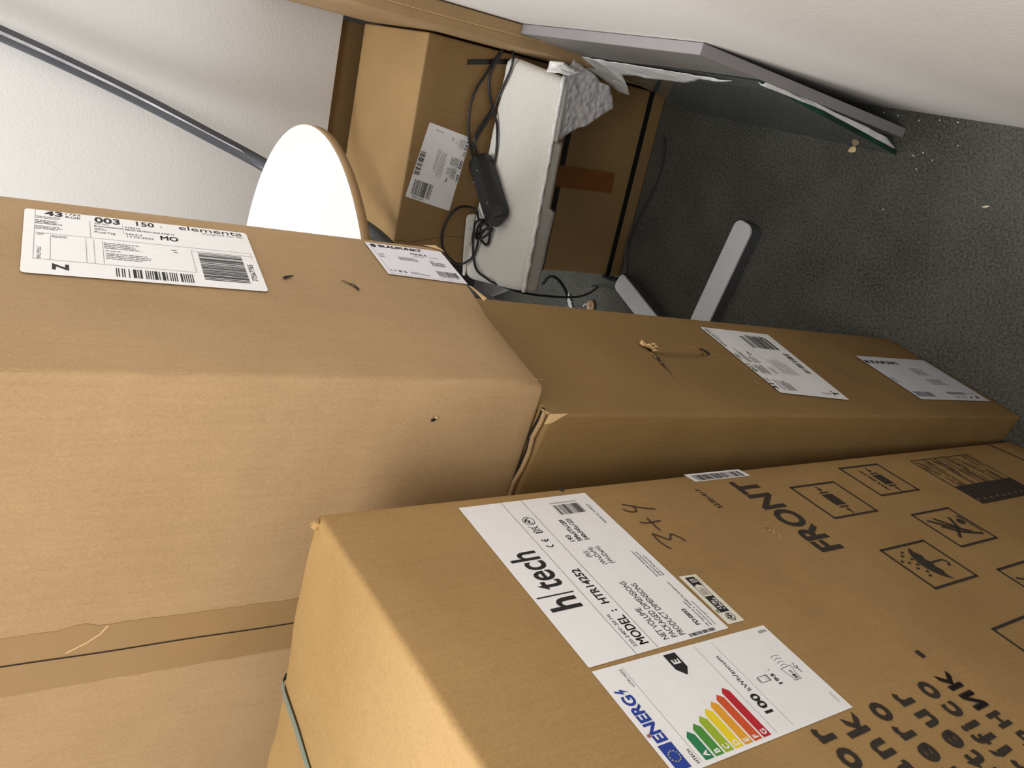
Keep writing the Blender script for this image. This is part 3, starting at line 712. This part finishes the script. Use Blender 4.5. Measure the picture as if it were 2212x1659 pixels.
A.ce(7.5, 58.5, 4); A.fine(17, 58.5, 5, 3, .9, 1.6, INK); A.fine(24, 58.5, 4, 3, .9, 1.6, INK); A.fine(32, 59, 16, 1, .9, 2); A.fine(32, 61.5, 30, 1, 1, 2, INK)
A.barcode(70, 49, 97, 60, 30, 'x', seed=23); A.fine(70, 61.5, 26, 1, 1, 2)
tag(A.build('product_label', upb), 'small white product label at the bottom edge', None)
for pts in ([A1(.2715, .022)+NA1*.001, A1(.2745, .004)+NA1*.0015, A1(.268, -.003), A1(.262, -.004), A1(.266, .006)+NA1*.001],
            [A1(.181, .004)+NA1*.0015, A1(.183, -.002), A1(.158, -.010), A1(.152, -.002), A1(.166, .000)+NA1*.001]):
    bm = bmesh.new(); bm.faces.new([bm.verts.new(p) for p in pts])
    tag(fromb('frayed_edge', bm, CARDIN, upb), 'pale frayed flap edge', None)
def worn(body, F, n, L, seed, k):
    """pale rubbed fibres along a vertical folded edge"""
    rr = random.Random(seed); A = Art(F, n, .0006); z = 6
    while z < L-8:
        l = rr.uniform(2, 11)
        if rr.random() < k: A.poly([(rr.uniform(.2, .9), z), (rr.uniform(1.2, 2.6), z+l*.5), (rr.uniform(.2, .9), z+l), (rr.uniform(-.2, .1), z+l*.5)], RUB)
        z += l + rr.uniform(0, 5)
    A.build('worn_edge', body)
RUB = mat('rubbed kraft', (190, 160, 118), .7)
NE = (NA1+NB1).normalized()
worn(upb, lambda x, y: B1 + V1*(y/1000) + (V1A - V1B*-1*0).normalized()*(.0022+x*.0004) + NE*.0006 + V1B*0, NE, 620, 3, .75)
# ------------------------------------------------------------------ squat carton at the back
g3 = V((.2852, .6582+1.0, 0))
sq = thing('squat_carton', g3 + BD*.22 + WD*.15, 'squat brown carton with black straps and upside-down label at the back', 'carton')
bm = carton(g3, BD, WD, ZV, (.472, .315, .690), r=.005, n=(14, 10, 18))
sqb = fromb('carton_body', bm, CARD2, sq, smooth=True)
NS = -WD
def F3(s, t): return g3 + BD*s + ZV*t
def F3w(x, y): return F3(x/1000, y/1000)
for pts in ([(-2, 270), (100, 272), (200, 276), (337, 280.5), (472, 284)], [(-2, 46), (120, 47), (300, 49), (472, 51)]):
    bm = bmesh.new()
    P_ = [F3(a/1000, b/1000)-WD*.0012 for a, b in pts]
    P_ = [F3(-.0015, pts[0][1]/1000)+WD*.30] + P_[:1] + P_
    ribbon(bm, P_, ZV*.0075, .001, -WD); fromb('strap', bm, STRAPB, sq)
bm = bmesh.new(); ribbon(bm, [F3(.434, .588)-WD*.0012, F3(.459, .47)-WD*.0012], BD*.0055, .001, -WD); fromb('strap', bm, STRAPB, sq)
A = Art(F3w, NS, .0022); A.poly([(258, 328), (262, 108), (212, 103), (207, 322)], TAPEB, 0); A.build('packing_tape', sqb)
A = Art(F3w, NS, .0008); A.pline([(40, 689), (38, 650), (60, 560), (62, 480)], .7, DARK); A.build('crease', sqb)
A = Art(quadframe(F3, 165, 110, [(.2827, .5444), (.1173, .5639), (.1370, .6798), (.2988, .6522)]), NS, .0008)
A.paper(165, 110, 3)
A.text('122', 11, 7.5, 6.5, 19, INK, .02); A.fine(33, 2, 10, 2, 1.5, 3, INK); A.text('002', 53, 9, 7, 18.5, INK, .02); A.text('830', 84, 7, 5, 13, INK, .03); A.fine(99, 3, 4, 2, 1, 2)
A.fine(10, 11, 24, 6, 1, 2.5); A.fine(52, 12, 20, 6, 1.1, 2.6, INK); A.fine(74, 12, 26, 5, 1.1, 2.6, INK); A.fine(52, 28, 22, 2, 1.2, 2.6, INK); A.fine(76, 26, 18, 4, 1.1, 2.4); A.text('MI', 98.5, 32, 5, 9, INK, .02)
A.fine(50, 45, 60, 5, 1, 3); A.fine(46, 62, 50, 3, 1, 2.8); A.fine(12, 40, 8, 3, .9, 2); A.fine(18, 30, 5, 2, .9, 2)
A.barcode(62, 95, 113, 108, 22, 'x', seed=31); A.barcode(123, 55, 156, 100, 26, 'y', seed=32)
A.text('97921197', 162.5, 96, 4.5, 28, INK, .01, rot=-90); A.text('97921197', 12, 89, 3, 20, INK, rot=-90)
tag(A.build('shipping_label', sqb), 'white shipping label stuck on upside down', None)
# strap tail trailing to the carpet
bm = bmesh.new()
tail = spline([(.284, 1.642, .05), (.277, 1.636, .008), (.298, 1.628, .006), (.345, 1.62, .012), (.395, 1.600, .010), (.44, 1.565, .006), (.481, 1.530, .003), (.535, 1.497, .002), (.58, 1.482, .006), (.609, 1.470, .022)], 8)
ribbon(bm, tail, V((.0012, .0028, .0012)), .0009, ZV); fromb('strap_tail', bm, mat('dull strapping', (50, 49, 46), .5), sq)
bm = bmesh.new(); tube(bm, spline([(.281, 1.650, .07), (.272, 1.640, .035), (.283, 1.630, .012), (.276, 1.652, .004), (.268, 1.640, .02), (.281, 1.642, .045)], 6), .005, 8, .5); fromb('strap_knot', bm, STRAPB, sq)

# flat pack behind it whose front shows as a dark strip
bm = carton(R(1.242, .05, 0), WD, WN, ZV, (.05, .46, .7365), r=.003, n=(3, 8, 10))
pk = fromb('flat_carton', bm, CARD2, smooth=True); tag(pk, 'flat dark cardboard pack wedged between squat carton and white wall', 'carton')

# tall narrow carton against the right wall
nc = thing('narrow_carton', R(.9, .02, 0), 'tall narrow brown carton standing against the right wall in the corner', 'carton')
bm = carton(R(.700, .0015, 0), WD, WN, ZV, (.49, .0425, .955), r=.004, n=(8, 4, 20))
ncb = fromb('carton_body', bm, CARD, nc, smooth=True)
bm = bmesh.new()
ribbon(bm, [R(.699, .024+.002*math.sin(i), .02+i*.1) - ZV*0 for i in range(10)], WN*.0006, .0012, -WD)
fromb('flap_edge', bm, CARDIN, ncb)

# ------------------------------------------------------------------ grey board and glass pane leaning on the right wall
gb = thing('grey_board', R(.45, .04, 0), 'thick grey rectangular board leaning against the right wall behind glass', 'board')
Lb, Hb, Tb = .487, .588, .018
o0 = R(.211, .0325, .0015); lean = (R(.211, .001, .585) - R(.211, .0325, 0)).normalized(); nb = lean.cross(WD)
if nb.dot(WN) < 0: nb = -nb
bm = bmesh.new(); boxbm(bm, o0, WD*Lb, nb*Tb, lean*Hb)
bmesh.ops.bevel(bm, geom=bm.edges[:], offset=.0008, segments=1, affect='EDGES')
bmesh.ops.recalc_face_normals(bm, faces=bm.faces[:])
for f in bm.faces:
    f.material_index = 1 if (abs(f.normal.dot(nb)) < .5) else 0
fromb('board_body', bm, [BOARD, BOARDE], gb)
gl = thing('glass_pane', R(.48, .07, 0), 'clear glass pane with green edges leaning in front of grey board', 'glass')
g00 = V((.4303, .8775, .001)); g10 = V((.6449, 1.3678, .001)); g01 = V((.4798, .8566, .4461)); g11 = V((.7018, 1.3437, .4523))
g11 = g10 + (g01-g00); gn = (g10-g00).cross(g01-g00).normalized()
if gn.dot(WN) < 0: gn = -gn
bm = bmesh.new(); boxbm(bm, g00 - gn*.008, g10-g00, gn*.008, g01-g00)
bmesh.ops.recalc_face_normals(bm, faces=bm.faces[:])
for f in bm.faces: f.material_index = 0 if abs(f.normal.dot(gn)) > .7 else (1 if abs(f.normal.dot(WD)) > .6 else 2)
pane = fromb('pane', bm, [GLASS, GEDGE, GEDGEB], gl)
eu = (g10-g00); ev = (g01-g00)
def GP(a, b, off=.001): return g00 + eu*a + ev*b + gn*off     # a back along the pane, b up
# foam paper hanging over the top edge, and a strip down the front edge
pts = [GP(.115, .975, .004), GP(.20, .95, .006), GP(.27, .94, .006), GP(.44, .83, .008), GP(.56, .81, .008), GP(.66, .80, .010), GP(.72, .82, .010), GP(.80, .80, .012), GP(.83, .72, .025), GP(.90, .62, .035), GP(.985, .60, .03), GP(1.03, .68, .018), GP(1.01, .90, .006), GP(.99, .955, .004), GP(.80, .968, .004), GP(.45, .968, .004)]
pp = sheet('foam_paper', pts, TISSUE, None, 6, .002, 28, .0006, gn); tag(pp, 'crumpled white foam paper draped over the top edge of glass pane', 'foam sheet')
off = -.007
pts = [GP(.012, 1.004, -.004), GP(-.002, .975, .003), GP(-.002, .955, -.006), GP(-.002, .8, -.0085)] + [GP(-.001, b, -.0085) for b in (.6, .4, .2, .05)] + [GP(0, .02, -.010), GP(.0, .12, -.020), GP(0, .30, -.019), GP(0, .5, -.015), GP(0, .7, -.013), GP(0, .9, -.010)]
pts = [p - WD*.001 for p in pts]
ps = sheet('foam_paper', pts, TISSUE, None, 5, .0012, 30, .0005, WD); tag(ps, 'narrow white foam paper strip along the front edge of glass pane', 'foam sheet')

# ------------------------------------------------------------------ foam wrapped slab in front of squat carton
fs = thing('foam_wrapped_panel', R(.75, .3, .5), 'white foam-wrapped panel lying flat before the squat carton', 'panel')
c00, c10, c11, c01 = R(.871, .052, .5), R(.871, .552, .5), R(.632, .515, .5), R(.656, .078, .5)
bm = bmesh.new(); nx, ny = 44, 22; TH = .026
def fp(u, v):
    return (c00*(1-u)*(1-v) + c10*u*(1-v) + c11*u*v + c01*(1-u)*v)
top = []; bot = []
for i in range(nx+1):
    a = []; b = []
    for j in range(ny+1):
        u, v = i/nx, j/ny; e = min(u, 1-u, v, 1-v); k = min(1, e/.05); rnd = math.sqrt(max(0, 1-(1-k)**2))
        # rounded plan corners
        uu, vv = (u-.5)*2, (v-.5)*2; sh = 1-.035*(abs(uu)**8)*(abs(vv)**8)
        pnt = fp(.5+uu*sh/2, .5+vv*sh/2)
        z = -.009*(1-rnd) + .0016*noise.noise(V((u*16, v*9, 0)))
        a.append(bm.verts.new(pnt + ZV*z)); b.append(bm.verts.new(pnt + ZV*(-TH+.006*(1-rnd))))
    top.append(a); bot.append(b)
for i in range(nx):
    for j in range(ny):
        bm.faces.new((top[i][j], top[i+1][j], top[i+1][j+1], top[i][j+1])); bm.faces.new((bot[i][j], bot[i][j+1], bot[i+1][j+1], bot[i+1][j]))
for i in range(nx): bm.faces.new((top[i][ny], top[i+1][ny], bot[i+1][ny], bot[i][ny])); bm.faces.new((top[i][0], bot[i][0], bot[i+1][0], top[i+1][0]))
for j in range(ny): bm.faces.new((top[0][j], top[0][j+1], bot[0][j+1], bot[0][j])); bm.faces.new((top[nx][j], bot[nx][j], bot[nx][j+1], top[nx][j+1]))
body = fromb('wrapped_body', bm, FOAM, fs, smooth=True)
bm = bmesh.new()
pth = [fp(u/30, 1.0) + ZV*(-.0045+.0012*math.sin(u*2.1)) - WD*.0005 for u in range(31)]
tube(bm, pth, lambda t: .0042+.001*math.sin(t*60), 8, 1.0); fromb('sealed_ridge', bm, FOAMR, body)
bm = bmesh.new(); cols = []
for i in range(41):
    u = .28+.715*i/40; dz = .031 if u < .60 else (.046 - .006*(u-.6)/.4)
    cols.append([bm.verts.new(fp(u, 1.0) - WD*(.0025+.001*noise.noise(V((u*30, k, 0)))) - ZV*(.007+(dz-.007)*k/4)) for k in range(5)])
for c1, c2 in zip(cols, cols[1:]):
    for k in range(4): bm.faces.new((c1[k], c2[k], c2[k+1], c1[k+1]))
bmesh.ops.solidify(bm, geom=bm.faces[:], thickness=.0008)
fromb('wrap_flap', bm, FOAM, body, smooth=True)
pts = [fp(.70, 0)+WD*.004, fp(.71, 0)+WD*.003+ZV*.016, fp(.73, 0)+WD*.003+ZV*.018, fp(.86, 0)+WD*.002+ZV*.010, fp(.99, .02)+ZV*.002, fp(.99, .05), fp(.7, .02)]
sheet('wrap_edge', pts, FOAM, body, 4, .001, 30, .0008, ZV)
# bubble wrap hanging between slab and glass
pts = [R(.665, .075, .492), R(.668, .040, .470), R(.670, .0600, .405), (.628, 1.308, .393), (.626, 1.309, .364), (.588, 1.325, .339), (.569, 1.333, .368), (.543, 1.344, .406), (.538, 1.346, .422), (.509, 1.358, .462), R(.66, .16, .486)]
pts = [V(p) for p in pts]; pts[3:10] = [p - WD*.018 for p in pts[3:10]]
bw = sheet('bubble_wrap', pts, BUBBLE, None, 6, .0032, 26, .002, -WD); tag(bw, 'translucent bubble wrap hanging between foam panel and glass pane', 'bubble wrap')
pts = [R(.70, .075, .508), R(.66, .072, .508), R(.640, .072, .497), R(.640, .062, .470), R(.655, .056, .480), R(.668, .050, .492), R(.70, .052, .506)]
tag(sheet('bubble_wrap', pts, FOAMR, None, 4, .003, 40, .001, ZV), 'small crumpled wrap tuft at the glass-side corner of foam panel', 'bubble wrap')

# ------------------------------------------------------------------ power box with cables
pw = thing('power_box', V((.425, 1.512, .5025)), 'black power supply box with looped black cables on foam panel', 'power supply')
ax = V((-.132, -.062, 0)).normalized(); ay = ZV.cross(ax); c0 = V((.4265, 1.5165, .5045))
bm = bmesh.new(); prof = [(-.029, 0), (.029, 0), (.029, .018), (.016, .034), (-.018, .034), (-.029, .020)]
rings = []
for i, t in enumerate([-.083, -.081, -.074, -.06, .06, .074, .081, .083]):
    k = [.72, .82, .95, 1, 1, .93, .75, .6][i]
    rings.append([bm.verts.new(c0 + ax*t + ay*(y*k) + ZV*(.002 + (z-.017)*(.6+.4*k)+.017)) for y, z in prof])
for a, b in zip(rings, rings[1:]):
    for i in range(6): bm.faces.new((a[i], a[(i+1) % 6], b[(i+1) % 6], b[i]))
bm.faces.new(rings[0]); bm.faces.new(rings[-1][::-1])
bmesh.ops.bevel(bm, geom=[e for e in bm.edges if e.calc_length() > .05], offset=.002, segments=2, affect='EDGES')
psu = fromb('housing', bm, BLACK, pw)
for t, y, m in ((-.045, .006, SCREW), (.042, .006, SCREW), (-.030, -.016, SCREW), (.060, -.014, SCREW), (-.066, .010, INK), (-.062, -.016, INK)):
    bm = bmesh.new(); bmesh.ops.create_cone(bm, cap_ends=True, segments=10, radius1=.0022, radius2=.0018, depth=.0016, matrix=Matrix.Translation(c0 + ax*t + ay*y + ZV*.0365)); fromb('screw', bm, m, psu)
def cable(pts, r=.0028, name='cable'):
    bm = bmesh.new(); tube(bm, spline(pts, 7), r, 10); return fromb(name, bm, CABLE, pw, smooth=False)
cable([(.497, 1.556, .525), (.53, 1.546, .548), (.578, 1.528, .562), (.627, 1.507, .561), (.671, 1.488, .54), (.705, 1.472, .523), (.722, 1.454, .511), (.716, 1.441, .508), (.696, 1.434, .507), (.671, 1.447, .506), (.634, 1.486, .506), (.598, 1.512, .510), (.541, 1.541, .536), (.518, 1.551, .541), (.497, 1.556, .525)])
cable([(.499, 1.553, .520), (.531, 1.542, .538), (.556, 1.533, .537), (.598, 1.515, .514), (.608, 1.511, .512), (.644, 1.497, .528), (.673, 1.485, .531), (.712, 1.464, .518), (.722, 1.454, .511), (.715, 1.443, .510)])
cable([(.608, 1.511, .512), (.574, 1.503, .505), (.532, 1.503, .505), (.496, 1.512, .505), (.468, 1.523, .512)])
cable([(.365, 1.520, .512), (.372, 1.568, .512), (.397, 1.586, .508), (.404, 1.597, .534), (.393, 1.603, .557), (.37, 1.612, .571), (.342, 1.624, .576), (.314, 1.636, .568), (.293, 1.643, .548), (.28, 1.645, .520), (.288, 1.617, .507), (.308, 1.593, .505), (.333, 1.580, .507), (.36, 1.560, .510), (.365, 1.520, .512)])
cable([(.362, 1.515, .508), (.371, 1.585, .507), (.341, 1.602, .506), (.314, 1.608, .505), (.282, 1.603, .505), (.258, 1.589, .505), (.240, 1.562, .500), (.224, 1.532, .494), (.205, 1.53, .40), (.215, 1.60, .2), (.25, 1.66, .08), (.270, 1.76, .006)])
cable([(.337, 1.580, .507), (.349, 1.587, .507), (.361, 1.573, .508), (.365, 1.554, .508), (.354, 1.541, .508), (.335, 1.534, .507), (.312, 1.546, .506), (.323, 1.563, .510), (.334, 1.566, .512), (.347, 1.541, .511), (.345, 1.526, .507), (.333, 1.534, .512), (.327, 1.561, .515), (.33, 1.580, .511), (.342, 1.585, .512), (.344, 1.56, .514), (.347, 1.53, .507)], .003, 'cable_knot')
fcb = bmesh.new(); tube(fcb, spline([(.30, 1.99, .006), (.318, 1.955, .0045), (.302, 1.915, .0045), (.26, 1.88, .0045), (.205, 1.87, .0045), (.12, 1.86, .0045)], 8), .0035, 8)
tag(fromb('cable', fcb, CABLE), 'black cable lying on the carpet left of the squat carton', 'cable')

# ------------------------------------------------------------------ oval table
tb = thing('oval_table', V((.05, 1.41, 0)), 'white oval-topped table on grey star foot behind the stacked cartons', 'table')
def ov(k, n, ra, rb):
    a = 2*math.pi*k/n; x, y = ra*math.cos(a), rb*math.sin(a); th = math.radians(-8.2)
    return V((.05+x*math.cos(th)-y*math.sin(th), 1.41+x*math.sin(th)+y*math.cos(th), 0))
def ovslab(name, z0, z1, ra, rb, m, bev=.0015):
    bm = bmesh.new(); n = 96; a = [bm.verts.new(ov(k, n, ra, rb)+ZV*z0) for k in range(n)]; b = [bm.verts.new(ov(k, n, ra, rb)+ZV*z1) for k in range(n)]
    bm.faces.new(a[::-1]); tf = bm.faces.new(b)
    for i in range(n): f = bm.faces.new((a[i], a[(i+1) % n], b[(i+1) % n], b[i])); f.smooth = True
    return fromb(name, bm, m, tb)
ovslab('tabletop', 1.0055, 1.0195, .398, .311, PLY)
tag(ovslab('laminate', 1.0195, 1.0205, .3972, .3102, TOPW), 'glossy white laminate surface', None)
bm = bmesh.new(); bmesh.ops.create_cone(bm, cap_ends=True, segments=32, radius1=.03, radius2=.03, depth=.968, matrix=Matrix.Translation((.05, 1.41, .5205))); fromb('column', bm, METAL, tb)
def arm(d, L, wd):
    d = V((*d, 0)).normalized(); s_ = V((-d.y, d.x, 0)); c = V((.05, 1.41, 0)); pts = [c - s_*wd/2, c + s_*wd/2]
    r = wd*.36; e = c + d*L
    out = [c - s_*wd/2]
    for cx, cy, a0 in ((L-r, -wd/2+r, -90), (L-r, wd/2-r, 0)):
        for k in range(7):
            a = math.radians(a0+15*k); out.append(c + d*(cx+r*math.cos(a)) + s_*(cy+r*math.sin(a)))
    out.append(c + s_*wd/2)
    bm = bmesh.new(); lo = [bm.verts.new(p+ZV*.001) for p in out]; hi = [bm.verts.new(p+ZV*.036) for p in out]; n = len(out)
    bm.faces.new(lo[::-1]); bm.faces.new(hi)
    for i in range(n): bm.faces.new((lo[i], lo[(i+1) % n], hi[(i+1) % n], hi[i]))
    bmesh.ops.recalc_face_normals(bm, faces=bm.faces[:])
    bmesh.ops.bevel(bm, geom=[ed for ed in bm.edges if all(v.co.z > .03 for v in ed.verts)], offset=.0015, segments=2, affect='EDGES')
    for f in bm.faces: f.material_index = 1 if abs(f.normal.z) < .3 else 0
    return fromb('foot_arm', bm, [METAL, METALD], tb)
arm((.301, -.199), .362, .056); arm((.224, .222), .312, .050); arm((-.301, .199), .30, .056); arm((-.20, -.22), .28, .052)

# ------------------------------------------------------------------ strip leaning on the back wall, half wrapped in film
rl = thing('trim_profile', V((-.02, 1.13, 0)), 'long thin dark grey profile leaning on the white wall, wrapped in clear film', 'profile')
path = spline([(.80, 1.775, 1.93), (.734, 1.800, 1.66), (.673, 1.822, 1.411), (.640, 1.832, 1.29), (.599, 1.838, 1.162), (.548, 1.832, 1.035), (.493, 1.807, .922), (.415, 1.725, .836), (.329, 1.61, .759), (.25, 1.52, .72), (.20, 1.42, .68), (.11, 1.28, .55), (0, 1.1, .2), (-.03, 1.05, .012)], 8)
bm = bmesh.new(); tube(bm, path, .0145, 8, .55, upv=-WD); fromb('profile_body', bm, mat('anthracite profile', (66, 67, 72), .35, noise_amt=.15, nscale=8), rl, smooth=False)
bm = bmesh.new(); hi = [p for p in path if p.z > .96]
ribbon(bm, [p - WD*.010 + V((.0, 0, -.006)) for p in hi], V((-.006, .002, -.012)), .0006, -WD); fromb('film', bm, mat('milky film', (168, 166, 170), .25, noise_amt=.35, nscale=14), rl)
# ------------------------------------------------------------------ scraps on the carpet
def chip(name, loc, sx, sy, sz, m, label, cat, group=None, seed=0):
    rr = random.Random(seed); bm = bmesh.new(); bmesh.ops.create_icosphere(bm, subdivisions=2, radius=1)
    for v in bm.verts:
        k = 1 + .45*noise.noise(v.co*2.2+V((seed*3.1, 0, 0))); v.co = V((v.co.x*sx*k, v.co.y*sy*k, max(-.9, v.co.z)*sz*k))
    bmesh.ops.rotate(bm, verts=bm.verts, cent=(0, 0, 0), matrix=Matrix.Rotation(rr.uniform(0, 6.28), 3, 'Z'))
    o = fromb(name, bm, m); o.location = V(loc)+ZV*sz*.9
    tag(o, label, cat, group); return o
chip('chipboard_flake', (.462, .968, 0), .0085, .0062, .002, CRUMB, 'tan flake on the carpet seen through the glass pane', 'scrap', seed=3)
chip('wood_splinter', (.300, .712, 0), .0060, .0016, .0015, mat('pale splinter', (236, 222, 190), .6), 'pale splinter alone on open carpet', 'splinter', seed=4)
bits = [(.518, .899), (.505, .871), (.475, .791), (.462, .758), (.422, .844), (.420, .841), (.422, .823), (.404, .806), (.394, .837), (.420, .759), (.485, .83), (.330, .905)]
for i, (x, y) in enumerate(bits): chip('packing_crumb', (x, y, 0), .0016, .0011, .001, WHITEC, 'tiny white crumb on the carpet near the glass pane and right wall', 'crumb', 'white crumbs by the glass pane', seed=10+i)
for i, (x, y) in enumerate([(.219, 1.807), (.211, 1.791), (.235, 1.86), (.222, 1.80)]): chip('packing_crumb', (x, y, 0), .003, .002, .0015, WHITEC, 'tiny white crumb on the carpet by the squat carton', 'crumb', 'white crumbs behind the stacked cartons', seed=40+i)
chip('paper_ball', (.215, 1.765, 0), .016, .011, .012, mat('brown paper', (178, 148, 116), .7, noise_amt=.3, nscale=60), 'small crumpled brown scrap behind the lower carton', 'scrap', seed=50)
bm = bmesh.new(); bm.faces.new([bm.verts.new(p) for p in ((.262, 1.862, .012), (.205, 1.885, .003), (.205, 1.850, .003))]); bmesh.ops.solidify(bm, geom=bm.faces[:], thickness=.001)
tag(fromb('paper_scrap', bm, TISSUE), 'white pointed paper scrap on the carpet behind the lower carton', 'paper scrap')
pts = [(.395, 2.36, .004), (.375, 2.10, .004), (.30, 2.16, .004), (.27, 2.38, .004)]
tag(sheet('paper_sheet', pts, mat('grey paper', (150, 146, 142), .7), None, 4, .006, 12, .001, ZV), 'crumpled pale paper sheet on the floor left behind squat carton', 'paper')
